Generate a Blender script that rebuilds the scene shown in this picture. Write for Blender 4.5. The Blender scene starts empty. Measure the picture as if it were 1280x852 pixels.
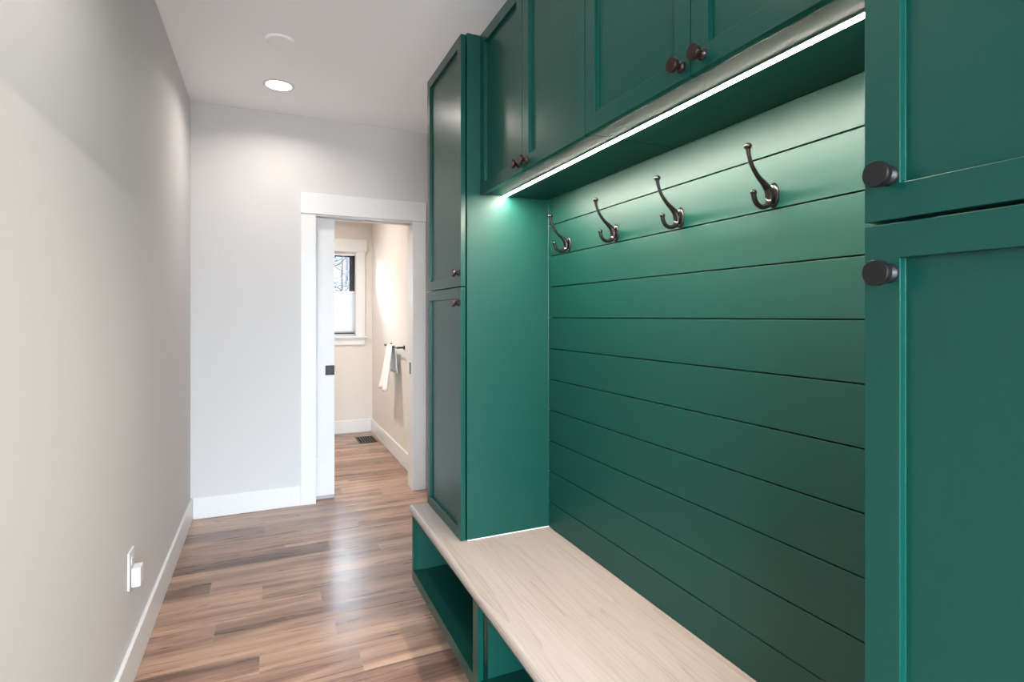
import bpy, bmesh, math, random
from mathutils import Vector, Matrix
random.seed(7)
S = bpy.context.scene
C = S.collection
R = math.radians

# ------------------------------------------------------------------ camera
H = 1.335
cam = bpy.data.cameras.new('camera')
co = bpy.data.objects.new('camera', cam)
C.objects.link(co)
co.location = (0, 0, H)
co.rotation_euler = (R(90), 0, R(-24.23))
cam.sensor_width = 36
cam.lens = 681.0 / 1280 * 36
cam.shift_y = -31.0 / 1280
cam.clip_start = 0.02
S.camera = co

# ------------------------------------------------------------------ world, light, exposure
S.view_settings.view_transform = 'Standard'
S.view_settings.look = 'None'
S.view_settings.gamma = 1
S.view_settings.use_curve_mapping = False
S.view_settings.exposure = 0.48
SKY = 43.0
W = bpy.data.worlds.new('overcast_sky')
S.world = W
W.use_nodes = True
wn, wl = W.node_tree.nodes, W.node_tree.links
wb = wn['Background']
wtc = wn.new('ShaderNodeTexCoord')
wsep = wn.new('ShaderNodeSeparateXYZ')
wramp = wn.new('ShaderNodeValToRGB')
wl.new(wtc.outputs['Generated'], wsep.inputs[0])
wl.new(wsep.outputs['Z'], wramp.inputs[0])
wramp.color_ramp.elements[0].color = (0.26, 0.26, 0.28, 1)   # ground below the horizon
q = wramp.color_ramp.elements.new(0.02)
q.color = (0.80, 0.88, 1.0, 1)
wramp.color_ramp.elements[2].color = (0.62, 0.78, 1.0, 1)
wl.new(wramp.outputs[0], wb.inputs[0])
wb.inputs[1].default_value = SKY


def portal(name, loc, rot, sx, sy):
    """a portal only guides sky light through a real opening"""
    l = bpy.data.lights.new(name, 'AREA')
    l.shape = 'RECTANGLE'
    l.size, l.size_y = sx, sy
    l.cycles.is_portal = True
    o = bpy.data.objects.new(name, l)
    C.objects.link(o)
    o.location = loc
    o.rotation_euler = rot


LAMP_W = 8.0      # each ceiling downlight
LED_E = 310.0       # emission of the strip light under the wall cabinets
WARM = (1.0, 0.92, 0.85)


# ------------------------------------------------------------------ materials
def mat(name, col, rough=0.5, metal=0.0, spec=0.5):
    m = bpy.data.materials.new(name)
    m.use_nodes = True
    b = m.node_tree.nodes['Principled BSDF']
    b.inputs['Base Color'].default_value = (*col, 1)
    b.inputs['Roughness'].default_value = rough
    b.inputs['Metallic'].default_value = metal
    b.inputs['Specular IOR Level'].default_value = spec
    return m


def nodes(m):
    return m.node_tree.nodes, m.node_tree.links, m.node_tree.nodes['Principled BSDF']


def mnode(n, l, op, a, b=None, c=None):
    q = n.new('ShaderNodeMath')
    q.operation = op
    for i, v in enumerate((a, b, c)):
        if v is None:
            continue
        if isinstance(v, (int, float)):
            q.inputs[i].default_value = v
        else:
            l.new(v, q.inputs[i])
    return q.outputs[0]


def painted(name, col, rough, spec=0.5, scale=(1, 1, 1), nscale=60, bump=0.04, dist=0.002, var=0.03):
    """paint with a faint brushed / roller texture"""
    m = mat(name, col, rough, 0, spec)
    n, l, b = nodes(m)
    tc = n.new('ShaderNodeTexCoord')
    mp = n.new('ShaderNodeMapping')
    mp.inputs['Scale'].default_value = scale
    nz = n.new('ShaderNodeTexNoise')
    nz.inputs['Scale'].default_value = nscale
    nz.inputs['Detail'].default_value = 4
    l.new(tc.outputs['Object'], mp.inputs[0])
    l.new(mp.outputs[0], nz.inputs['Vector'])
    bp = n.new('ShaderNodeBump')
    bp.inputs['Strength'].default_value = bump
    bp.inputs['Distance'].default_value = dist
    l.new(nz.outputs[0], bp.inputs['Height'])
    l.new(bp.outputs[0], b.inputs['Normal'])
    mx = n.new('ShaderNodeMixRGB')
    mx.inputs[1].default_value = (*[c * (1 - var) for c in col], 1)
    mx.inputs[2].default_value = (*[min(1, c * (1 + var)) for c in col], 1)
    l.new(nz.outputs[0], mx.inputs[0])
    l.new(mx.outputs[0], b.inputs['Base Color'])
    return m


GREEN = (0.0010, 0.041, 0.030)
M = {}
M['wall'] = painted('wall_paint', (0.62, 0.608, 0.60), 0.75, 0.3, nscale=220, bump=0.05)
M['bathwall'] = painted('bathroom_paint', (0.70, 0.655, 0.60), 0.7, 0.3, nscale=220, bump=0.05)
M['ceil'] = painted('ceiling_paint', (0.93, 0.93, 0.935), 0.85, 0.2, nscale=150, bump=0.08)
M['trim'] = painted('trim_paint', (0.74, 0.735, 0.73), 0.35, 0.5, nscale=40, bump=0.01)
M['green'] = painted('green_cabinet_paint', GREEN, 0.30, 0.5, (40, 40, 1.5), 6, 0.05, 0.001)
M['greenu'] = painted('green_carcass_paint', GREEN, 0.48, 0.5, (40, 40, 1.5), 6, 0.01, 0.0003)
M['greenh'] = painted('green_plank_paint', GREEN, 0.47, 0.5, (40, 1.5, 40), 6, 0.06, 0.001)
M['inner'] = painted('green_interior_paint', GREEN, 0.4, 0.4, nscale=50)
M['green'].node_tree.nodes['Principled BSDF'].inputs['IOR'].default_value = 1.47
M['green'].node_tree.nodes['Principled BSDF'].inputs['Specular IOR Level'].default_value = 0.40
for k in ('greenu', 'greenh'):
    M[k].node_tree.nodes['Principled BSDF'].inputs['IOR'].default_value = 1.46
    M[k].node_tree.nodes['Principled BSDF'].inputs['Specular IOR Level'].default_value = 0.32 if k == 'greenu' else 0.45
M['bronze'] = mat('oil_rubbed_bronze', (0.040, 0.022, 0.019), 0.30, 0.7)
M['iron'] = mat('dark_polished_iron', (0.014, 0.011, 0.011), 0.20, 0.5)
M['black'] = mat('black_metal', (0.005, 0.005, 0.006), 0.42, 0.0, 0.35)
M['blackplastic'] = mat('black_vinyl', (0.01, 0.01, 0.011), 0.4)
M['plastic'] = mat('white_plastic', (0.72, 0.72, 0.73), 0.35)
M['slot'] = mat('dark_slot', (0.05, 0.05, 0.05), 0.6)
M['grey'] = mat('plain_grey', (0.42, 0.40, 0.42), 0.5)
M['alu'] = mat('aluminium_channel', (0.7, 0.7, 0.7), 0.35, 1.0)
M['duct'] = mat('dark_duct', (0.01, 0.01, 0.01), 0.8)


def emis(name, col, s):
    m = mat(name, col, 0.5)
    b = m.node_tree.nodes['Principled BSDF']
    b.inputs['Emission Color'].default_value = (*col, 1)
    b.inputs['Emission Strength'].default_value = s
    return m


M['led'] = emis('led_diffuser', (1.0, 0.90, 0.78), LED_E)
M['lens'] = emis('downlight_lens', (1.0, 0.95, 0.9), 5.0)

# glass
g = bpy.data.materials.new('window_glass')
g.use_nodes = True
gn, gl = g.node_tree.nodes, g.node_tree.links
gn.clear()
go = gn.new('ShaderNodeOutputMaterial')
gt = gn.new('ShaderNodeBsdfTransparent')
gt.inputs[0].default_value = (0.93, 0.96, 0.95, 1)
gg = gn.new('ShaderNodeBsdfGlossy')
gg.inputs['Roughness'].default_value = 0.02
gm = gn.new('ShaderNodeMixShader')
gf = gn.new('ShaderNodeFresnel')
gf.inputs[0].default_value = 1.45
gl.new(gf.outputs[0], gm.inputs[0])
gl.new(gt.outputs[0], gm.inputs[1])
gl.new(gg.outputs[0], gm.inputs[2])
gl.new(gm.outputs[0], go.inputs[0])
M['glass'] = g

# translucent shade fabric
g = bpy.data.materials.new('shade_fabric')
g.use_nodes = True
gn, gl = g.node_tree.nodes, g.node_tree.links
gn.clear()
go = gn.new('ShaderNodeOutputMaterial')
gd = gn.new('ShaderNodeBsdfDiffuse')
gd.inputs[0].default_value = (0.86, 0.87, 0.88, 1)
gt = gn.new('ShaderNodeBsdfTranslucent')
gt.inputs[0].default_value = (0.80, 0.82, 0.84, 1)
gm = gn.new('ShaderNodeMixShader')
gm.inputs[0].default_value = 0.5
gl.new(gd.outputs[0], gm.inputs[1])
gl.new(gt.outputs[0], gm.inputs[2])
gl.new(gm.outputs[0], go.inputs[0])
M['shade'] = g

# towel
m = mat('white_terry', (0.84, 0.83, 0.82), 0.95, 0, 0.1)
n, l, b = nodes(m)
nz = n.new('ShaderNodeTexNoise')
nz.inputs['Scale'].default_value = 300
bp = n.new('ShaderNodeBump')
bp.inputs['Strength'].default_value = 0.4
bp.inputs['Distance'].default_value = 0.002
l.new(nz.outputs[0], bp.inputs['Height'])
l.new(bp.outputs[0], b.inputs['Normal'])
M['towel'] = m


# plank floor
def floor_mat():
    m = mat('vinyl_plank_floor', (0.2, 0.12, 0.08), 0.3)
    n, l, b = nodes(m)
    tc = n.new('ShaderNodeTexCoord')
    sp = n.new('ShaderNodeSeparateXYZ')
    l.new(tc.outputs['Object'], sp.inputs[0])
    x, y = sp.outputs[0], sp.outputs[1]
    PW, PL = 0.1445, 1.22
    yr = mnode(n, l, 'DIVIDE', mnode(n, l, 'ADD', y, 0.068), PW)
    row = mnode(n, l, 'FLOOR', yr)
    wn1 = n.new('ShaderNodeTexWhiteNoise')
    wn1.noise_dimensions = '1D'
    l.new(row, wn1.inputs['W'])
    xr = mnode(n, l, 'ADD', mnode(n, l, 'DIVIDE', x, PL), mnode(n, l, 'MULTIPLY', wn1.outputs['Value'], 7.0))
    colm = mnode(n, l, 'FLOOR', xr)
    cx = n.new('ShaderNodeCombineXYZ')
    l.new(row, cx.inputs[0])
    l.new(colm, cx.inputs[1])
    wn2 = n.new('ShaderNodeTexWhiteNoise')
    wn2.noise_dimensions = '2D'
    l.new(cx.outputs[0], wn2.inputs['Vector'])
    pid = wn2.outputs['Value']
    sh = mnode(n, l, 'MULTIPLY', pid, 37.0)

    def coord(sx, sy):
        c = n.new('ShaderNodeCombineXYZ')
        l.new(mnode(n, l, 'MULTIPLY', x, sx), c.inputs[0])
        l.new(mnode(n, l, 'MULTIPLY', y, sy), c.inputs[1])
        l.new(sh, c.inputs[2])
        return c.outputs[0]

    def noise(v, sc, det, rg=0.6, dist=0.0):
        q = n.new('ShaderNodeTexNoise')
        q.inputs['Scale'].default_value = sc
        q.inputs['Detail'].default_value = det
        q.inputs['Roughness'].default_value = rg
        q.inputs['Distortion'].default_value = dist
        l.new(v, q.inputs['Vector'])
        return q.outputs[0]
    broad = noise(coord(0.8, 9), 1.6, 4, 0.55, 0.4)
    fine = noise(coord(3.0, 90), 1.5, 5, 0.65)
    mid = noise(coord(2.2, 30), 1.3, 4, 0.6, 0.8)
    kn = noise(coord(5.0, 16), 1.35, 2, 0.5)
    f = mnode(n, l, 'ADD', mnode(n, l, 'MULTIPLY', broad, 1.0), mnode(n, l, 'MULTIPLY', mid, 0.38))
    f = mnode(n, l, 'ADD', f, mnode(n, l, 'MULTIPLY', fine, 0.30))
    f = mnode(n, l, 'ADD', f, mnode(n, l, 'MULTIPLY', pid, 0.24))
    f = mnode(n, l, 'SUBTRACT', f, 0.39)
    r = n.new('ShaderNodeValToRGB')
    e = r.color_ramp.elements
    e[0].position = 0.22
    e[0].color = (0.062, 0.031, 0.022, 1)
    e[1].position = 0.88
    e[1].color = (0.50, 0.315, 0.21, 1)
    for p, c in ((0.40, (0.15, 0.078, 0.053)), (0.55, (0.265, 0.150, 0.103)), (0.70, (0.39, 0.235, 0.162))):
        q = e.new(p)
        q.color = (*c, 1)
    l.new(f, r.inputs[0])
    # small dark knots
    kr = n.new('ShaderNodeMapRange')
    kr.inputs[1].default_value = 0.755
    kr.inputs[2].default_value = 0.80
    l.new(kn, kr.inputs[0])
    k1 = n.new('ShaderNodeMixRGB')
    k1.blend_type = 'MULTIPLY'
    l.new(mnode(n, l, 'MULTIPLY', kr.outputs[0], 0.6), k1.inputs[0])
    l.new(r.outputs[0], k1.inputs[1])
    k1.inputs[2].default_value = (0.25, 0.2, 0.2, 1)
    # seams
    fy = mnode(n, l, 'FRACT', yr)
    dy = mnode(n, l, 'MULTIPLY', mnode(n, l, 'MINIMUM', fy, mnode(n, l, 'SUBTRACT', 1.0, fy)), PW)
    fx = mnode(n, l, 'FRACT', xr)
    dx = mnode(n, l, 'MULTIPLY', mnode(n, l, 'MINIMUM', fx, mnode(n, l, 'SUBTRACT', 1.0, fx)), PL)
    sy = mnode(n, l, 'LESS_THAN', dy, 0.0006)
    sx = mnode(n, l, 'LESS_THAN', dx, 0.0012)
    k2 = n.new('ShaderNodeMixRGB')
    l.new(mnode(n, l, 'MULTIPLY', sy, 0.45), k2.inputs[0])
    l.new(k1.outputs[0], k2.inputs[1])
    k2.inputs[2].default_value = (0.07, 0.04, 0.03, 1)
    k3 = n.new('ShaderNodeMixRGB')
    l.new(mnode(n, l, 'MULTIPLY', sx, 0.5), k3.inputs[0])
    l.new(k2.outputs[0], k3.inputs[1])
    k3.inputs[2].default_value = (0.38, 0.26, 0.17, 1)
    l.new(k3.outputs[0], b.inputs['Base Color'])
    b.inputs['IOR'].default_value = 1.62
    rr = n.new('ShaderNodeMapRange')
    rr.inputs[3].default_value = 0.22
    rr.inputs[4].default_value = 0.36
    l.new(mid, rr.inputs[0])
    l.new(rr.outputs[0], b.inputs['Roughness'])
    bp = n.new('ShaderNodeBump')
    bp.inputs['Strength'].default_value = 0.12
    bp.inputs['Distance'].default_value = 0.001
    l.new(fine, bp.inputs['Height'])
    l.new(bp.outputs[0], b.inputs['Normal'])
    return m


M['floor'] = floor_mat()


def bench_mat():
    m = mat('whitewashed_wood', (0.6, 0.5, 0.4), 0.42)
    n, l, b = nodes(m)
    tc = n.new('ShaderNodeTexCoord')
    mp = n.new('ShaderNodeMapping')
    mp.inputs['Scale'].default_value = (7.5, 0.42, 5)
    mp.inputs['Location'].default_value = (3.1, 1.7, 0)
    l.new(tc.outputs['Object'], mp.inputs[0])
    w0 = n.new('ShaderNodeTexNoise')
    w0.inputs['Scale'].default_value = 1.0
    w0.inputs['Detail'].default_value = 1.5
    w0.inputs['Distortion'].default_value = 0.3
    l.new(mp.outputs[0], w0.inputs['Vector'])
    ring = mnode(n, l, 'FRACT', mnode(n, l, 'MULTIPLY', w0.outputs[0], 13.0))
    ring = mnode(n, l, 'POWER', ring, 5.0)
    mp2 = n.new('ShaderNodeMapping')
    mp2.inputs['Scale'].default_value = (120, 3, 120)
    l.new(tc.outputs['Object'], mp2.inputs[0])
    nz = n.new('ShaderNodeTexNoise')
    nz.inputs['Scale'].default_value = 2
    nz.inputs['Detail'].default_value = 5
    l.new(mp2.outputs[0], nz.inputs['Vector'])
    f = mnode(n, l, 'SUBTRACT', mnode(n, l, 'ADD', mnode(n, l, 'MULTIPLY', nz.outputs[0], 0.75), mnode(n, l, 'MULTIPLY', w0.outputs[0], 0.35)), mnode(n, l, 'MULTIPLY', ring, 0.20))
    r = n.new('ShaderNodeValToRGB')
    e = r.color_ramp.elements
    e[0].position = 0.15
    e[0].color = (0.21, 0.165, 0.138, 1)
    e[1].position = 0.75
    e[1].color = (0.345, 0.295, 0.265, 1)
    q = e.new(0.42)
    q.color = (0.295, 0.245, 0.215, 1)
    l.new(f, r.inputs[0])
    l.new(r.outputs[0], b.inputs['Base Color'])
    bp = n.new('ShaderNodeBump')
    bp.inputs['Strength'].default_value = 0.1
    bp.inputs['Distance'].default_value = 0.001
    l.new(nz.outputs[0], bp.inputs['Height'])
    l.new(bp.outputs[0], b.inputs['Normal'])
    return m


M['bench'] = bench_mat()
M['snow'] = painted('wooded_slope', (0.035, 0.036, 0.042), 0.9, 0.1, nscale=3.5, bump=0.5, dist=0.1, var=0.9)
M['bark'] = painted('bark', (0.02, 0.018, 0.017), 0.9, 0.2, (1, 1, 0.3), 20, 0.5, 0.02, 0.4)


# ------------------------------------------------------------------ helpers
def box(bm, x0, x1, y0, y1, z0, z1):
    v = [bm.verts.new((x, y, z)) for x in (x0, x1) for y in (y0, y1) for z in (z0, z1)]
    for q in ((0, 1, 3, 2), (4, 6, 7, 5), (0, 4, 5, 1), (2, 3, 7, 6), (0, 2, 6, 4), (1, 5, 7, 3)):
        bm.faces.new([v[i] for i in q])


def BX(*bs):
    bm = bmesh.new()
    for b in bs:
        box(bm, *b)
    return bm


def tag(o, label=None, cat=None, group=None, kind=None):
    if label:
        o['label'] = label
    if cat:
        o['category'] = cat
    if group:
        o['group'] = group
    if kind:
        o['kind'] = kind
    return o


def thing(name, label, cat, loc=(0, 0, 0), group=None, kind=None):
    o = bpy.data.objects.new(name, None)
    C.objects.link(o)
    o.location = loc
    o.empty_display_size = 0.05
    return tag(o, label, cat, group, kind)


def wloc(o):
    v = Vector((0, 0, 0))
    while o:
        v += o.location
        o = o.parent
    return v


def obj(name, bm, m, parent=None, loc=None, bevel=0.0, smooth=False, seg=2):
    """mesh given in world coordinates; origin goes to loc (or stays with the parent)"""
    me = bpy.data.meshes.new(name)
    bmesh.ops.recalc_face_normals(bm, faces=bm.faces)
    o = bpy.data.objects.new(name, me)
    C.objects.link(o)
    if parent:
        org = wloc(parent)
        o.parent = parent
    else:
        org = Vector(loc) if loc else Vector((0, 0, 0))
        o.location = org
    bm.transform(Matrix.Translation(-org))
    if smooth:
        for f in bm.faces:
            f.smooth = True
    bm.to_mesh(me)
    bm.free()
    me.materials.append(m)
    if smooth:
        me.set_sharp_from_angle(angle=R(38))
    if bevel:
        b = o.modifiers.new('bevel', 'BEVEL')
        b.width = bevel
        b.segments = seg
        b.limit_method = 'ANGLE'
        b.angle_limit = R(40)
    return o


def struct(name, bm, m, bevel=0.0, label=None, parent=None):
    o = obj(name, bm, m, parent=parent, bevel=bevel)
    if not parent:
        o['kind'] = 'structure'
    return o


def lathe(bm, prof, origin, axis, seg=32):
    """prof: list of (radius, distance along axis)"""
    ax = Vector(axis).normalized()
    q = ax.to_track_quat('Z', 'Y').to_matrix()
    org = Vector(origin)
    rings = []
    for r, t in prof:
        if r < 1e-6:
            rings.append([bm.verts.new(org + ax * t)])
        else:
            rings.append([bm.verts.new(org + q @ Vector((r * math.cos(2 * math.pi * i / seg), r * math.sin(2 * math.pi * i / seg), t))) for i in range(seg)])
    for a, b in zip(rings, rings[1:]):
        for i in range(seg):
            j = (i + 1) % seg
            if len(a) == 1 and len(b) == 1:
                continue
            if len(a) == 1:
                bm.faces.new((a[0], b[i], b[j]))
            elif len(b) == 1:
                bm.faces.new((a[i], a[j], b[0]))
            else:
                bm.faces.new((a[i], a[j], b[j], b[i]))


def tube(bm, pts, rad, seg=12, squash=1.0, side=Vector((0, 1, 0)), cap=True, samples=8):
    """smooth tube through pts; rad list; squash widens it along 'side'"""
    P = [Vector(p) for p in pts]
    out, rr = [], []
    for i in range(len(P) - 1):
        p0, p1, p2, p3 = P[max(i - 1, 0)], P[i], P[i + 1], P[min(i + 2, len(P) - 1)]
        for k in range(samples):
            t = k / samples
            out.append(0.5 * ((2 * p1) + (-p0 + p2) * t + (2 * p0 - 5 * p1 + 4 * p2 - p3) * t * t + (-p0 + 3 * p1 - 3 * p2 + p3) * t ** 3))
            rr.append(rad[i] * (1 - t) + rad[i + 1] * t)
    out.append(P[-1])
    rr.append(rad[-1])
    rings = []
    for i, p in enumerate(out):
        d = (out[min(i + 1, len(out) - 1)] - out[max(i - 1, 0)]).normalized()
        s = (side - d * side.dot(d)).normalized()
        u = d.cross(s)
        sq = squash(i / (len(out) - 1)) if callable(squash) else squash
        rings.append([bm.verts.new(p + s * rr[i] * sq * math.cos(2 * math.pi * k / seg) + u * rr[i] * math.sin(2 * math.pi * k / seg)) for k in range(seg)])
    for a, b in zip(rings, rings[1:]):
        for i in range(seg):
            j = (i + 1) % seg
            bm.faces.new((a[i], a[j], b[j], b[i]))
    if cap:
        bm.faces.new(rings[0])
        bm.faces.new(rings[-1][::-1])


def sphere(bm, c, r, sx=1, sy=1, sz=1, seg=20):
    bmesh.ops.create_uvsphere(bm, u_segments=seg, v_segments=seg // 2, radius=1,
                              matrix=Matrix.Translation(c) @ Matrix.Diagonal((r * sx, r * sy, r * sz, 1)))


# ------------------------------------------------------------------ measures
XL = -0.457      # left wall
XR = 1.130       # right wall
YF = 4.128       # far wall
YFB = 4.268
YB = 6.457       # bathroom window wall
XBR = 1.119      # bathroom right wall
CH = 2.75
XD = 0.690       # tall cabinet door face
XU = 0.770       # wall cabinet door face
XP = 1.078       # plank face
ZB = 0.455       # bench top
Y1, Y2 = 2.019, 2.508   # far tall cabinet
Y0 = 0.452              # recess end / near tall cabinet
YN = -0.04
YL0 = -0.55        # hall's left wall starts here, behind the camera

# ------------------------------------------------------------------ room shell
struct('floor', BX((-3.2, 3.4, -2.74, 6.7, -0.08, 0)), M['floor'])
struct('ceiling', BX((-3.2, 3.4, -2.74, 6.7, CH, CH + 0.1)), M['ceil'])
struct('wall_left', BX((XL - 0.14, XL, YL0, YF, 0, CH)), M['wall'])
struct('wall_right', BX((XR, XR + 0.14, YN - 0.0, YF, 0, CH)), M['wall'])
# far wall: hollow pocket left of the doorway
struct('wall_far', BX((XL - 0.14, 0.302, YF, 4.158, 0, CH), (XL - 0.14, 0.302, 4.238, YFB, 0, CH),
                      (XL - 0.14, -0.42, 4.158, 4.238, 0, CH),
                      (0.302, 1.037, YF, YFB, 2.07, CH), (1.037, XR + 0.14, YF, YFB, 0, CH)), M['wall'])
# the wider room behind the camera, with windows that light the hall
struct('wall_entry_left', BX((XL - 0.14 - 2.3, XL - 0.14, YL0, YL0 + 0.14, 0, CH)), M['wall'])
struct('wall_entry_right', BX((XR + 0.14, 3.2, YN, YN + 0.14, 0, CH)), M['wall'])
struct('wall_side_right', BX((3.2, 3.34, -2.6, YN + 0.14, 0, CH)), M['wall'])
xw = -2.9
struct('wall_side_left', BX((xw - 0.14, xw, -2.6, -2.45, 0, CH), (xw - 0.14, xw, -0.7, YL0 + 0.14, 0, CH),
                            (xw - 0.14, xw, -2.45, -0.7, 0, 0.35), (xw - 0.14, xw, -2.45, -0.7, 2.3, CH)), M['wall'])
struct('wall_rear', BX((xw - 0.14, -2.3, -2.74, -2.6, 0, CH), (0.7, 3.34, -2.74, -2.6, 0, CH),
                       (-2.3, 0.7, -2.74, -2.6, 0, 0.1), (-2.3, 0.7, -2.74, -2.6, 2.45, CH)), M['wall'])


def big_window(name, horizontal, a0, a1, z0, z1, pos):
    root = thing(name, None, None, ((a0 + a1) / 2, pos, z0) if horizontal else (pos, (a0 + a1) / 2, z0), kind='structure')
    f = 0.06
    mid = (a0 + a1) / 2
    rects = [(a0, a0 + f, z0, z1), (a1 - f, a1, z0, z1), (a0 + f, a1 - f, z0, z0 + f), (a0 + f, a1 - f, z1 - f, z1),
             (mid - f / 2, mid + f / 2, z0 + f, z1 - f)]
    bs, gs = [], []
    for r in rects:
        bs.append((r[0], r[1], pos - 0.03, pos + 0.03, r[2], r[3]) if horizontal else (pos - 0.03, pos + 0.03, r[0], r[1], r[2], r[3]))
    obj('window_frame', BX(*bs), M['trim'], root)
    g = (a0 + f, a1 - f, pos - 0.003, pos + 0.003, z0 + f, z1 - f) if horizontal else (pos - 0.003, pos + 0.003, a0 + f, a1 - f, z0 + f, z1 - f)
    obj('pane', BX(g), M['glass'], root)


big_window('window_2', False, -2.45, -0.7, 0.35, 2.3, xw - 0.07)
big_window('window_3', True, -2.3, 0.7, 0.1, 2.45, -2.67)
portal('sky_portal_side', (xw - 0.16, -1.575, 1.32), (0, R(-90), 0), 1.95, 1.75)
portal('sky_portal_rear', (-0.8, -2.76, 1.275), (R(90), 0, 0), 3.0, 2.35)

# bathroom shell
struct('wall_bathroom_right', BX((XBR, XBR + 0.14, YFB, YB, 0, CH)), M['bathwall'])
struct('wall_bathroom_left', BX((-0.95, -0.81, YFB, YB, 0, CH)), M['bathwall'])
WX0, WX1, WZ0, WZ1 = 0.30, 0.947, 1.109, 2.073
struct('wall_bathroom_back', BX((-0.95, WX0, YB, YB + 0.16, 0, CH), (WX1, XBR + 0.14, YB, YB + 0.16, 0, CH),
                                (WX0, WX1, YB, YB + 0.16, 0, WZ0 - 0.02), (WX0, WX1, YB, YB + 0.16, WZ1, CH)), M['bathwall'])
struct('wall_bathroom_front', BX((-0.95, XL - 0.14, YF + 0.02, YFB, 0, CH),), M['bathwall'])
struct('trim_4', BX((-0.81, 0.302, YFB, YFB + 0.004, 0, CH), (0.302, 1.037, YFB, YFB + 0.004, 2.2, CH)), M['bathwall'])


def baseboard(name, b, axis):
    """board with a small eased top"""
    return struct(name, BX(b), M['trim'], bevel=0.004)


BH = 0.141
baseboard('baseboard_left', (XL, XL + 0.015, YL0, YF, 0, BH), 0)
baseboard('baseboard_far', (XL + 0.015, 0.219, YF - 0.015, YF, 0, BH), 0)
baseboard('baseboard_bathroom_right', (XBR - 0.015, XBR, YFB + 0.02, YB, 0, 0.145), 0)
baseboard('baseboard_bathroom_back', (-0.81, XBR - 0.015, YB - 0.015, YB, 0, 0.145), 0)

# hall doorway: casing, jambs, pocket door
t = thing('trim_1', None, None, (0.67, YF, 0), kind='structure')
obj('casing', BX((0.219, 0.320, YF - 0.016, YF, 0, 2.062)), M['trim'], t, bevel=0.0015)
obj('casing', BX((1.019, 1.120, YF - 0.016, YF, 0, 2.062)), M['trim'], t, bevel=0.0015)
obj('header', BX((0.216, 1.123, YF - 0.022, YF, 2.063, 2.209)), M['trim'], t, bevel=0.0015)
obj('jamb', BX((0.302, 0.320, YF, 4.160, 0, 2.050)), M['trim'], t)
obj('jamb', BX((0.302, 0.320, 4.236, YFB, 0, 2.050)), M['trim'], t)
obj('jamb', BX((1.019, 1.037, YF, YFB, 0, 2.050)), M['trim'], t)
obj('head_jamb', BX((0.302, 1.037, YF, 4.160, 2.050, 2.068), (0.302, 1.037, 4.236, YFB, 2.050, 2.068)), M['trim'], t)
obj('casing', BX((1.019, 1.1185, YFB, YFB + 0.016, 0, 2.062)), M['trim'], t, bevel=0.0015)
obj('casing', BX((0.219, 0.320, YFB + 0.004, YFB + 0.018, 0, 2.062)), M['trim'], t, bevel=0.0015)
obj('header', BX((0.216, 1.1185, YFB + 0.004, YFB + 0.02, 2.063, 2.199)), M['trim'], t, bevel=0.0015)
bm = BX((1.0165, 1.0195, 4.180, 4.212, 0.885, 0.975))
obj('strike_plate', bm, M['black'], t)


def panel_slab(bm, c0, c1, axis_fix, stiles, rails, a0, a1, z0, z1, depth, front, back):
    pass


def shaker(x_face, thick, y0, y1, z0, z1, st, rec):
    """door facing -X: slab with an inset recessed panel, one closed mesh"""
    bm = bmesh.new()
    box(bm, x_face, x_face + thick, y0, y1, z0, z1)
    bm.faces.ensure_lookup_table()
    bmesh.ops.recalc_face_normals(bm, faces=bm.faces)
    f = [f for f in bm.faces if f.normal.x < -0.9]
    bmesh.ops.inset_region(bm, faces=f, thickness=st, depth=0)
    f = [f for f in bm.faces if f.normal.x < -0.9 and all(abs(v.co.y - y0) > 1e-4 and abs(v.co.y - y1) > 1e-4 for v in f.verts)]
    r = bmesh.ops.extrude_discrete_faces(bm, faces=f)
    for q in r['faces']:
        for v in q.verts:
            v.co.x += rec
    return bm


def two_panel_door(x0, x1, y0, y1, z0, z1, panels):
    """pocket door facing -Y/+Y; rails and stiles with sunk panels, one mesh"""
    bm = bmesh.new()
    yc = (y0 + y1) / 2
    px0, px1 = panels[0][0], panels[0][1]
    box(bm, x0, px0, y0, y1, z0, z1)
    box(bm, px1, x1, y0, y1, z0, z1)
    zs = [z0]
    for p in panels:
        zs += [p[2], p[3]]
        box(bm, px0, px1, yc - 0.006, yc + 0.006, p[2], p[3])
    zs.append(z1)
    for i in range(0, len(zs), 2):
        box(bm, px0, px1, y0, y1, zs[i], zs[i + 1])
    return bm


d = thing('door_1', None, None, (0.05, 4.195, 0), kind='structure')
obj('door_panel', two_panel_door(-0.36, 0.452, 4.178, 4.213, 0.032, 2.048,
                                 [(-0.24, 0.334, 0.312, 0.847), (-0.24, 0.334, 1.027, 1.945)]), M['trim'], d)
obj('bottom_strip', BX((-0.36, 0.450, 4.186, 4.206, 0.004, 0.032)), M['grey'], d)  # plain grey strip below the door panel
pl = obj('pull_plate', BX((0.389, 0.4525, 4.1755, 4.178, 0.905, 0.976)), M['black'], d, bevel=0.001)
bm = bmesh.new()
lathe(bm, [(0.0, 0.0), (0.018, 0.0), (0.018, 0.002), (0.013, 0.002), (0.013, 0.0005), (0, 0.0005)], (0.421, 4.1755, 0.941), (0, -1, 0), 24)
obj('turn_button', bm, M['bronze'], pl)

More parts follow.
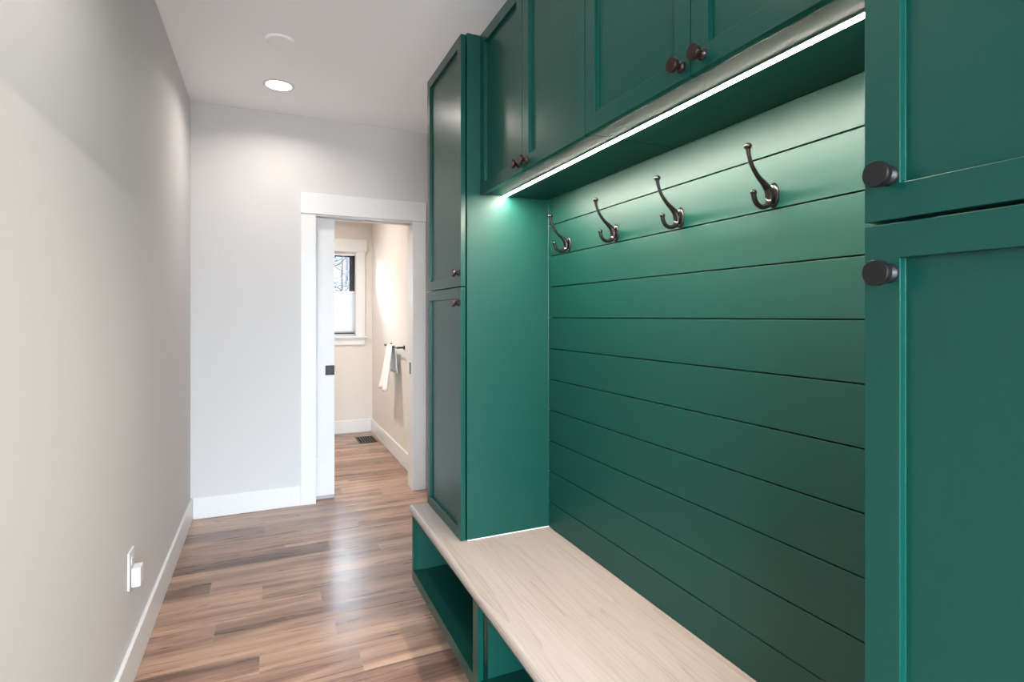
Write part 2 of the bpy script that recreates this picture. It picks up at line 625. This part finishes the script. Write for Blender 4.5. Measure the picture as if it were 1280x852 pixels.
# bathroom window
w = thing('window_1', None, None, (0.62, YB, WZ0), kind='structure')
obj('casing', BX((WX1, WX1 + 0.089, YB - 0.016, YB, WZ0, WZ1)), M['trim'], w, bevel=0.0015)
obj('casing', BX((WX0 - 0.089, WX0, YB - 0.016, YB, WZ0, WZ1)), M['trim'], w, bevel=0.0015)
obj('header', BX((WX0 - 0.11, WX1 + 0.11, YB - 0.022, YB, WZ1 + 0.001, 2.218)), M['trim'], w, bevel=0.0015)
obj('window_sill', BX((WX0 - 0.11, WX1 + 0.11, YB - 0.04, YB + 0.09, WZ0 - 0.022, WZ0)), M['trim'], w, bevel=0.002)
obj('apron', BX((WX0 - 0.085, WX1 + 0.085, YB - 0.016, YB, 1.009, WZ0 - 0.022)), M['trim'], w, bevel=0.0015)
obj('reveal', BX((WX1 - 0.012, WX1, YB, YB + 0.09, WZ0, WZ1), (WX0, WX0 + 0.012, YB, YB + 0.09, WZ0, WZ1),
                 (WX0 + 0.012, WX1 - 0.012, YB, YB + 0.09, WZ1 - 0.012, WZ1)), M['trim'], w)
fy0, fy1 = YB + 0.09, YB + 0.15
obj('window_frame', BX((WX0, WX0 + 0.02, fy0, fy1, WZ0, WZ1), (WX1 - 0.02, WX1, fy0, fy1, WZ0, WZ1),
                       (WX0 + 0.02, WX1 - 0.02, fy0, fy1, WZ0, WZ0 + 0.02), (WX0 + 0.02, WX1 - 0.02, fy0, fy1, WZ1 - 0.02, WZ1)), M['plastic'], w)
sf = 0.062
sx0, sx1, sz0, sz1 = WX0 + 0.024, WX1 - 0.012, WZ0 + 0.02, WZ1 - 0.02
obj('sash', BX((sx0, sx0 + sf, fy0 + 0.0, fy1 - 0.01, sz0, sz1), (sx1 - sf, sx1, fy0, fy1 - 0.01, sz0, sz1),
               (sx0 + sf, sx1 - sf, fy0, fy1 - 0.01, sz0, sz0 + sf), (sx0 + sf, sx1 - sf, fy0, fy1 - 0.01, sz1 - 0.03, sz1)), M['blackplastic'], w)
obj('pane', BX((sx0 + sf, sx1 - sf, fy0 + 0.022, fy0 + 0.028, sz0 + sf, sz1 - 0.03)), M['glass'], w)
portal('sky_portal_bathroom', (0.62, YB + 0.2, 1.59), (R(-90), 0, 0), 0.66, 1.0)

# pleated shade, lowered from its top: pleats in real folds
sh = thing('cellular_shade', 'white pleated shade covering the lower half of the bathroom window', 'window shade', (0.62, YB + 0.035, 1.12))
bm = bmesh.new()
a, bzz = 1.165, 1.605
N = 24
rows = []
for side in (0, 1):
    for i in range(N * 2 + 1):
        z = a + (bzz - a) * i / (N * 2)
        off = 0.010 if i % 2 else 0.003
        y = YB + 0.037 + (-off if side == 0 else off)
        rows.append((side, [bm.verts.new((WX0 + 0.016, y, z)), bm.verts.new((WX1 - 0.014, y, z))]))
fr = [r for s_, r in rows if s_ == 0]
bk = [r for s_, r in rows if s_ == 1]
for q in (fr, bk):
    for i in range(len(q) - 1):
        bm.faces.new((q[i][0], q[i][1], q[i + 1][1], q[i + 1][0]))
obj('pleats', bm, M['shade'], sh)
obj('rail', BX((WX0 + 0.014, WX1 - 0.013, YB + 0.024, YB + 0.052, 1.605, 1.622)), M['plastic'], sh, bevel=0.002)
obj('rail', BX((WX0 + 0.014, WX1 - 0.013, YB + 0.024, YB + 0.052, 1.146, 1.165)), M['grey'], sh, bevel=0.002)
obj('headrail', BX((WX0 + 0.014, WX1 - 0.013, YB + 0.018, YB + 0.056, 2.030, 2.060)), M['plastic'], sh, bevel=0.002)
for x in (0.42, 0.80):
    obj('lift_cord', BX((x, x + 0.0012, YB + 0.036, YB + 0.0372, 1.622, 2.030)), M['plastic'], sh)

# ------------------------------------------------------------------ cabinets


def knob_bm(x, y, z, r=0.0155):
    bm = bmesh.new()
    k = r / 0.0155
    lathe(bm, [(0, 0), (0.0118 * k, 0), (0.0120 * k, 0.0025), (0.0108 * k, 0.0045), (0.0078 * k, 0.0075), (0.0075 * k, 0.012), (0.0095 * k, 0.016),
               (0.0148 * k, 0.0185), (0.0155 * k, 0.021), (0.0155 * k, 0.0272), (0.0149 * k, 0.0282), (0, 0.0284)],
          (x, y, z), (-1, 0, 0), 36)
    return bm


def ground(bm):
    return bm


def tall_cabinet(y0, y1, lab, door_y0, door_y1, knob_y, kmat):
    t = thing('tall_cabinet', lab, 'cabinet', (0.885, (y0 + y1) / 2, ZB), 'tall green cabinets at the ends of the bench')
    # body: carcass open behind the doors
    xb, xe, p = 0.7155, XP, 0.018
    obj('body', BX((xb, xe, y0, y0 + p, ZB, 2.445), (xb, xe, y1 - p, y1, ZB, 2.445),
                   (xb, xe, y0 + p, y1 - p, ZB, ZB + p), (xb, xe, y0 + p, y1 - p, 2.445 - p, 2.445),
                   (xb, xe, y0 + p, y1 - p, 1.440, 1.458), (xe - 0.006, xe, y0 + p, y1 - p, ZB + p, 1.440),
                   (xe - 0.006, xe, y0 + p, y1 - p, 1.458, 2.445 - p)), M['greenu'], t, bevel=0.0008)
    if y1 > 1:
        obj('edge_bead', BX((xe - 0.0045, xe - 0.0005, y0 - 0.0035, y0 - 0.0003, ZB + 0.004, 1.8185)), M['green'], t, bevel=0.0015)
        obj('caulk', BX((xb + 0.002, xe - 0.0005, y0 - 0.0035, y0 - 0.0003, ZB + 0.0003, ZB + 0.0026)), M['trim'], t)
    for z0, z1, kz in ((1.4525, 2.437, 1.505), (ZB + 0.003, 1.4475, 1.387)):
        dr = obj('door', shaker(XD, 0.0195, door_y0, door_y1, z0, z1, 0.060, 0.0115), M['green'], t, bevel=0.0009)
        obj('knob', knob_bm(XD, knob_y, kz), kmat, dr, smooth=True)
    return t


tall_cabinet(Y1, Y2, 'tall green two-door cabinet standing on the far end of the wooden bench', Y1 + 0.001, Y2 - 0.001, 2.047, M['bronze'])
tall_cabinet(YN, Y0 - 0.004, 'tall green two-door cabinet nearest the camera, cut by the photo\'s right edge', YN + 0.001, Y0 - 0.006, 0.416, M['black'])


def wall_cabinet(y0, y1, lab):
    t = thing('wall_cabinet', lab, 'cabinet', (0.935, (y0 + y1) / 2, 1.82), 'green wall cabinets over the bench')
    xb, xe, p = 0.7915, XP, 0.018
    obj('body', BX((xb, xe, y0, y0 + p, 1.820, 2.445), (xb, xe, y1 - p, y1, 1.820, 2.445),
                   (xb, xe, y0 + p, y1 - p, 1.820, 1.838), (xb, xe, y0 + p, y1 - p, 2.427, 2.445),
                   (xe - 0.006, xe, y0 + p, y1 - p, 1.838, 2.427)), M['greenu'], t, bevel=0.0006)
    m = (y0 + y1) / 2
    for a, b, ky in ((y0 + 0.001, m - 0.0015, m - 0.034), (m + 0.0015, y1 - 0.001, m + 0.026)):
        dr = obj('door', shaker(XU, 0.0195, a, b, 1.815, 2.445, 0.064, 0.0115), M['green'], t, bevel=0.0009)
        obj('knob', knob_bm(XU, ky, 1.842, 0.0150), M['bronze'], dr, smooth=True)
    return t


wall_cabinet(1.2415, Y1 - 0.001, 'green two-door wall cabinet farther down the hall, touching the far tall cabinet')
wall_cabinet(Y0 - 0.002, 1.2395, 'green two-door wall cabinet nearer the camera, above the nearest coat hooks')

# shiplap panelling: planks with gaps over a backing board
bm = bmesh.new()
seams = [1.328 + 0.128 * k for k in range(-7, 5)]
zs = [ZB + 0.0005] + [s for s in seams if ZB + 0.02 < s < 1.815] + [1.8195]
for i in range(len(zs) - 1):
    g0 = 0.0 if i == 0 else 0.0018
    g1 = 0.0 if i == len(zs) - 2 else 0.0018
    box(bm, XP, XP + 0.018, Y0 - 0.003, Y1 - 0.0005, zs[i] + g0, zs[i + 1] - g1)
box(bm, XP + 0.018, XR - 0.002, Y0 - 0.003, Y1 - 0.0005, ZB + 0.0005, 1.8195)
sp = obj('shiplap_panel', bm, M['greenh'], loc=(1.1, (Y0 + Y1) / 2, ZB), bevel=0.0007)
tag(sp, 'green shiplap plank panel on the wall behind the coat hooks', 'wall panel')

# LED strip
t = thing('strip_light', 'lit linear strip light under the green wall cabinets', 'light', (0.876, 1.235, 1.82))
ly0, ly1 = Y0 + 0.004, Y1 - 0.006
obj('channel', BX((0.8665, 0.868, ly0, ly1, 1.8182, 1.8199), (0.884, 0.8855, ly0, ly1, 1.8182, 1.8199)), M['alu'], t)
bm = bmesh.new()
K = 10
ra, rb = [], []
for i in range(K + 1):
    a = math.pi * i / K
    x, z = 0.876 - 0.0078 * math.cos(a), 1.8190 - 0.0022 * math.sin(a)
    ra.append(bm.verts.new((x, ly0 + 0.001, z)))
    rb.append(bm.verts.new((x, ly1 - 0.001, z)))
for i in range(K):
    bm.faces.new((ra[i], ra[i + 1], rb[i + 1], rb[i]))
bm.faces.new((ra[0], rb[0], rb[K], ra[K]))
bm.faces.new(ra)
bm.faces.new(rb[::-1])
o = obj('diffuser', bm, M['led'], t)
tag(o, 'glowing white diffuser')


# coat hooks
def coat_hook(y, lab):
    t = thing('coat_hook', lab, 'coat hook', (XP, y, 1.614), 'dark double coat hooks on the green planks')
    # domed oval backplate
    bm = bmesh.new()
    lathe(bm, [(0, 0.0), (1.0, 0.0), (1.0, 0.0015), (0.93, 0.0035), (0.7, 0.006), (0.4, 0.0075), (0, 0.008)], (0, 0, 0), (-1, 0, 0), 36)
    for v in bm.verts:
        v.co.y *= 0.0155
        v.co.z *= 0.030
    bm.transform(Matrix.Translation((XP, y, 1.616)))
    obj('backplate', bm, M['iron'], t, smooth=True)
    X = lambda a, z: (a, y, z)
    bm = bmesh.new()
    tube(bm, [X(1.066, 1.612), X(1.060, 1.628), X(1.046, 1.641), X(1.028, 1.655), X(1.010, 1.676), X(0.999, 1.700), X(0.996, 1.716)],
         [0.0095, 0.0085, 0.0065, 0.0050, 0.0045, 0.0043, 0.0055], 16, side=Vector((0, 1, 0)), squash=lambda u: 1.25 - 0.25 * u)
    sphere(bm, (0.9955, y, 1.7205), 0.0095, 1, 1, 0.8)
    obj('upper_arm', bm, M['iron'], t, smooth=True)
    bm = bmesh.new()
    tube(bm, [X(1.066, 1.612), X(1.064, 1.600), X(1.054, 1.590), X(1.040, 1.5865), X(1.026, 1.591), X(1.017, 1.602), X(1.0135, 1.616)],
         [0.009, 0.0085, 0.0068, 0.0058, 0.0055, 0.0055, 0.0058], 16, side=Vector((0, 1, 0)), squash=lambda u: 1.15 - 0.15 * u)
    sphere(bm, (1.0135, y, 1.6175), 0.0075, 1, 1, 0.9)
    obj('lower_hook', bm, M['iron'], t, smooth=True)
    for dz in (0.0195, -0.0195):
        bm = bmesh.new()
        lathe(bm, [(0, 0), (0.0035, 0), (0.0033, 0.0012), (0, 0.0018)], (XP - 0.0062, y, 1.616 + dz), (-1, 0, 0), 16)
        obj('screw', bm, M['alu'], t, smooth=True)


coat_hook(1.852, 'double coat hook closest to the far tall cabinet, partly against the corner')
coat_hook(1.535, 'second double coat hook from the far tall cabinet')
coat_hook(1.222, 'third double coat hook from the far tall cabinet, second nearest the camera')
coat_hook(0.908, 'largest-looking double coat hook, nearest the camera')

# bench: top slab with rounded nose
bm = bmesh.new()
prof = [(XP, ZB), (XP, ZB - 0.036)]
for i in range(9):
    a = R(-90 - i * 22.5)
    prof.append((0.605 + 0.014 + 0.014 * math.cos(a) if i else 0.619, (ZB - 0.018) + 0.018 * math.sin(a)))
va = [bm.verts.new((x, YN, z)) for x, z in prof]
vb = [bm.verts.new((x, Y2 + 0.006, z)) for x, z in prof]
for i in range(len(prof)):
    j = (i + 1) % len(prof)
    bm.faces.new((va[i], va[j], vb[j], vb[i]))
bm.faces.new(va)
bm.faces.new(vb[::-1])
o = obj('wooden_bench', bm, M['bench'], loc=(0.84, 1.23, ZB - 0.036), bevel=0.002)
for f in o.data.polygons:
    f.use_smooth = False
tag(o, 'pale whitewashed wood bench top with rounded front edge, on the green cubbies', 'bench')

# bench base with cubbies
XC = 0.636
ZT = ZB - 0.0365
t = thing('bench_cabinet', 'low green open-cubby base beneath the pale wooden bench top', 'cabinet', (0.85, 1.24, 0))
z0, zf = 0.112, 0.160
obj('body', BX((XC + 0.002, XP, YN, YN + 0.018, z0, ZT), (XC + 0.002, XP, Y2 - 0.018, Y2, z0, ZT),
               (XP - 0.012, XP, YN + 0.018, Y2 - 0.018, z0, ZT), (XC + 0.002, XP - 0.012, YN + 0.018, Y2 - 0.018, z0, zf - 0.004)), M['inner'], t)
divs = (1.665, 0.825)
for y in divs:
    obj('divider', BX((XC + 0.02, XP - 0.012, y - 0.018, y + 0.018, zf - 0.004, ZT)), M['inner'], t)
fr = [(XC - 0.018, XC + 0.002, Y2 - 0.020, Y2, z0, ZT), (XC - 0.018, XC + 0.002, YN, YN + 0.022, z0, ZT),
      (XC - 0.018, XC + 0.002, YN + 0.022, Y2 - 0.020, z0, zf), (XC - 0.018, XC + 0.002, YN + 0.022, Y2 - 0.020, ZT - 0.012, ZT)]
for y in divs:
    fr.append((XC - 0.018, XC + 0.002, y - 0.022, y + 0.022, zf, ZT - 0.012))
obj('face_frame', BX(*fr), M['green'], t)
obj('toe_kick', BX((0.682, 0.697, YN, Y2 - 0.012, 0, z0)), M['green'], t)

# ------------------------------------------------------------------ ceiling fittings


def downlight(x, y, lab, w=LAMP_W):
    t = thing('recessed_light', lab, 'ceiling light', (x, y, CH), 'round recessed ceiling lights')
    bm = bmesh.new()
    lathe(bm, [(0.073, -0.0005), (0.088, -0.0005), (0.090, 0.003), (0.086, 0.0055), (0.074, 0.0055), (0.073, -0.0005)], (x, y, CH), (0, 0, -1), 48)
    obj('trim_ring', bm, M['trim'], t, smooth=True)
    bm = bmesh.new()
    lathe(bm, [(0, 0.0), (0.0728, 0.0), (0.0728, 0.004), (0, 0.0042)], (x, y, CH), (0, 0, -1), 48)
    o = obj('lens', bm, M['lens'], t)
    tag(o, 'glowing white lens')
    l = bpy.data.lights.new('recessed_lamp', 'AREA')
    l.shape = 'DISK'
    l.size = 0.14
    l.energy = w
    l.color = WARM
    l.spread = R(150)
    lo = bpy.data.objects.new('recessed_lamp', l)
    C.objects.link(lo)
    lo.location = (0, 0, -0.008)
    lo.parent = t


downlight(0.067, 3.628, 'lit round recessed ceiling light nearest the far wall', 5.0)
downlight(0.067, 1.20, 'added unseen recessed ceiling light above the camera')  # lamp added out of view to light the hall
downlight(0.067, -1.6, 'added unseen recessed ceiling light in the room behind the camera')  # another added lamp, never in view, lighting from behind the camera
downlight(0.05, 5.35, 'lit round recessed ceiling light inside the bathroom', 25)

bm = bmesh.new()
lathe(bm, [(0, 0.010), (0.060, 0.010), (0.067, 0.008), (0.070, 0.003), (0.071, 0.0), (0, 0.0)], (0.062, 3.04, CH), (0, 0, -1), 48)
o = obj('ceiling_cover', bm, M['ceil'], loc=(0.062, 3.04, CH), smooth=False)
tag(o, 'blank round white cover plate on the ceiling beside the recessed light', 'ceiling cover')

# ------------------------------------------------------------------ outlet and plug-in adapter
t = thing('wall_outlet', 'white duplex power outlet low on the left wall', 'outlet', (XL, 2.40, 0.345))
pw = BX((XL, XL + 0.0065, 2.352, 2.432, 0.345, 0.480))
obj('cover_plate', pw, M['plastic'], t, bevel=0.002)
for zc in (0.440, 0.385):
    bm = bmesh.new()
    lathe(bm, [(0, 0), (1, 0), (1, 0.002), (0, 0.0022)], (0, 0, 0), (1, 0, 0), 28)
    for v in bm.verts:
        v.co.y *= 0.0165
        v.co.z *= 0.0145
    bm.transform(Matrix.Translation((XL + 0.0064, 2.392, zc)))
    rc = obj('receptacle', bm, M['plastic'], t)
    if zc > 0.42:
        obj('slot', BX((XL + 0.0084, XL + 0.0089, 2.385, 2.387, zc - 0.002, zc + 0.007), (XL + 0.0084, XL + 0.0089, 2.397, 2.399, zc - 0.002, zc + 0.007),
                       (XL + 0.0084, XL + 0.0089, 2.3905, 2.3935, zc - 0.010, zc - 0.006)), M['slot'], rc)
o = obj('plug_adapter', BX((XL + 0.0092, XL + 0.038, 2.362, 2.418, 0.352, 0.420)), M['plastic'], loc=(XL + 0.02, 2.39, 0.352), bevel=0.004, seg=3)
tag(o, 'small white box-shaped adapter plugged into the lower socket of the wall outlet', 'adapter')

# ------------------------------------------------------------------ bathroom fittings
t = thing('towel_bar', 'short black towel bar on the bathroom wall beside the window', 'towel bar', (XBR, 5.08, 1.055), )
bxr = XBR - 0.062
bm = bmesh.new()
tube(bm, [(bxr, 4.79, 1.055), (bxr, 5.10, 1.055), (bxr, 5.40, 1.055)], [0.0065] * 3, 14, side=Vector((0, 0, 1)))
obj('bar', bm, M['black'], t, smooth=True)
for y in (4.82, 5.37):
    bm = bmesh.new()
    lathe(bm, [(0, 0), (0.020, 0), (0.021, 0.006), (0.009, 0.010), (0.008, 0.052), (0.0105, 0.056), (0.0105, 0.068), (0, 0.070)], (XBR, y, 1.055), (-1, 0, 0), 24)
    obj('bracket', bm, M['black'], t, smooth=True)

# towel: a folded sheet draped over the bar, gathered at the top, flaring below
bm = bmesh.new()
path = []
for i in range(15):
    u = i / 14
    path.append((bxr - 0.014 - 0.060 * (1 - u) ** 1.1, 0.655 + u * 0.400, 1 - u, -1))
for i in range(1, 8):
    a = math.pi * i / 8
    path.append((bxr - 0.014 * math.cos(a), 1.055 + 0.014 * math.sin(a), 0.0, 0))
for i in range(10):
    u = i / 9
    path.append((bxr + 0.014 + 0.018 * u, 1.055 - u * 0.245, u, 1))
NW = 29
grid = []
for (x, z, fl, s) in path:
    r = []
    half = 0.11 + (0.085 if s < 0 else 0.045) * fl
    for k in range(NW):
        v = -1 + 2 * k / (NW - 1)
        fold = (0.011 * math.sin(v * 9.0 + 0.6) + 0.006 * math.sin(v * 17)) * (0.25 + fl)
        yy = 5.10 + v * half + 0.012 * math.sin(fl * 5 + v * 2) * fl
        if s > 0:
            fold = abs(fold) * -0.4
        if s < 0:
            fold = min(fold, 0.012)
        zz = z + (0.012 * math.sin(v * 5) * fl if s < 0 else 0)
        r.append(bm.verts.new((x + fold * (1 if s else 0), yy, zz)))
    grid.append(r)
for a, b in zip(grid, grid[1:]):
    for k in range(NW - 1):
        bm.faces.new((a[k], a[k + 1], b[k + 1], b[k]))
o = obj('hand_towel', bm, M['towel'], loc=(bxr, 5.04, 1.06), smooth=True)
sm = o.modifiers.new('thick', 'SOLIDIFY')
sm.thickness = 0.006
sm.offset = 0
tag(o, 'white hand towel draped over the black towel bar', 'towel')

# floor register
t = thing('floor_vent', 'black metal floor register by the bathroom window wall', 'vent', (1.01, 6.02, 0))
x0, x1, y0_, y1_ = 0.885, 1.075, 5.865, 6.175
fr = [(x0, x1, y0_, y0_ + 0.018, 0, 0.005), (x0, x1, y1_ - 0.018, y1_, 0, 0.005), (x0, x0 + 0.016, y0_ + 0.018, y1_ - 0.018, 0, 0.005), (x1 - 0.016, x1, y0_ + 0.018, y1_ - 0.018, 0, 0.005)]
obj('frame', BX(*fr), M['black'], t)
sl = []
for i in range(5):
    x = x0 + 0.016 + (x1 - x0 - 0.032) * (i + 1) / 6
    sl.append((x - 0.004, x + 0.004, y0_ + 0.018, y1_ - 0.018, 0.001, 0.0045))
obj('louvres', BX(*sl), M['bronze'], t)
obj('backing', BX((x0 + 0.016, x1 - 0.016, y0_ + 0.018, y1_ - 0.018, 0.0, 0.0008)), M['duct'], t)

# ------------------------------------------------------------------ outside: snowy slope and bare trees
bm = bmesh.new()
NX, NY = 30, 24
gv = []
for i in range(NX + 1):
    row = []
    for j in range(NY + 1):
        x = -12 + 32 * i / NX
        y = 7.2 + 34 * j / NY
        z = -0.9 + 0.11 * (y - 7) + 0.05 * max(0, y - 14) ** 1.5 + 0.25 * math.sin(x * 0.7 + y * 0.3) + 0.12 * math.sin(x * 1.9 - y)
        row.append(bm.verts.new((x, y, z)))
    gv.append(row)
for i in range(NX):
    for j in range(NY):
        bm.faces.new((gv[i][j], gv[i + 1][j], gv[i + 1][j + 1], gv[i][j + 1]))
o = obj('ground', bm, M['snow'], smooth=True)
o['kind'] = 'structure'


def gz(x, y):
    return -0.9 + 0.11 * (y - 7) + 0.05 * max(0, y - 14) ** 1.5 + 0.25 * math.sin(x * 0.7 + y * 0.3) + 0.12 * math.sin(x * 1.9 - y)


def tree(x, y, h, r):
    z = gz(x, y) - 0.05
    t = thing('bare_tree', 'bare snow-dusted tree outside the bathroom window', 'tree', (x, y, z), 'bare trees outside the bathroom window')
    bm = bmesh.new()
    lean = random.uniform(-0.1, 0.1)
    tr = [(x + lean * u, y + 0.1 * math.sin(u * 5), z + h * u) for u in (0, 0.25, 0.5, 0.75, 1)]
    tube(bm, tr, [r, r * 0.85, r * 0.65, r * 0.4, r * 0.12], 8, samples=3, side=Vector((1, 0, 0)))
    obj('trunk', bm, M['bark'], t, smooth=True)
    bm = bmesh.new()
    for i in range(26):
        u = random.uniform(0.12, 0.95)
        a = random.uniform(0, 2 * math.pi)
        L = (1.15 - u) * h * 0.22 + 0.15
        b = Vector((x + lean * u, y, z + h * u))
        d = Vector((math.cos(a), math.sin(a), random.uniform(0.15, 0.7)))
        q = d + Vector((random.uniform(-.4, .4), random.uniform(-.4, .4), 0.3))
        tube(bm, [b, b + d * L * 0.5, b + q * L], [r * 0.28, r * 0.18, r * 0.05], 5, samples=2, side=Vector((0.3, 0.5, 0.1)))
        for k in range(3):
            e = b + d * L * random.uniform(0.3, 0.8)
            w = Vector((random.uniform(-1, 1), random.uniform(-1, 1), random.uniform(-0.2, 0.8))) * L * 0.4
            tube(bm, [e, e + w * 0.6, e + w], [r * 0.12, r * 0.08, r * 0.03], 4, samples=1, side=Vector((0.3, 0.5, 0.1)))
    obj('branches', bm, M['bark'], t)


for x, y, h, r in ((0.95, 10.0, 4.0, 0.05), (1.55, 12.6, 4.6, 0.06), (1.5, 15.6, 5.4, 0.08), (2.45, 17.4, 6.0, 0.09), (2.05, 21.5, 6.5, 0.12), (3.1, 23.5, 7.5, 0.13)):
    tree(x, y, h, r)
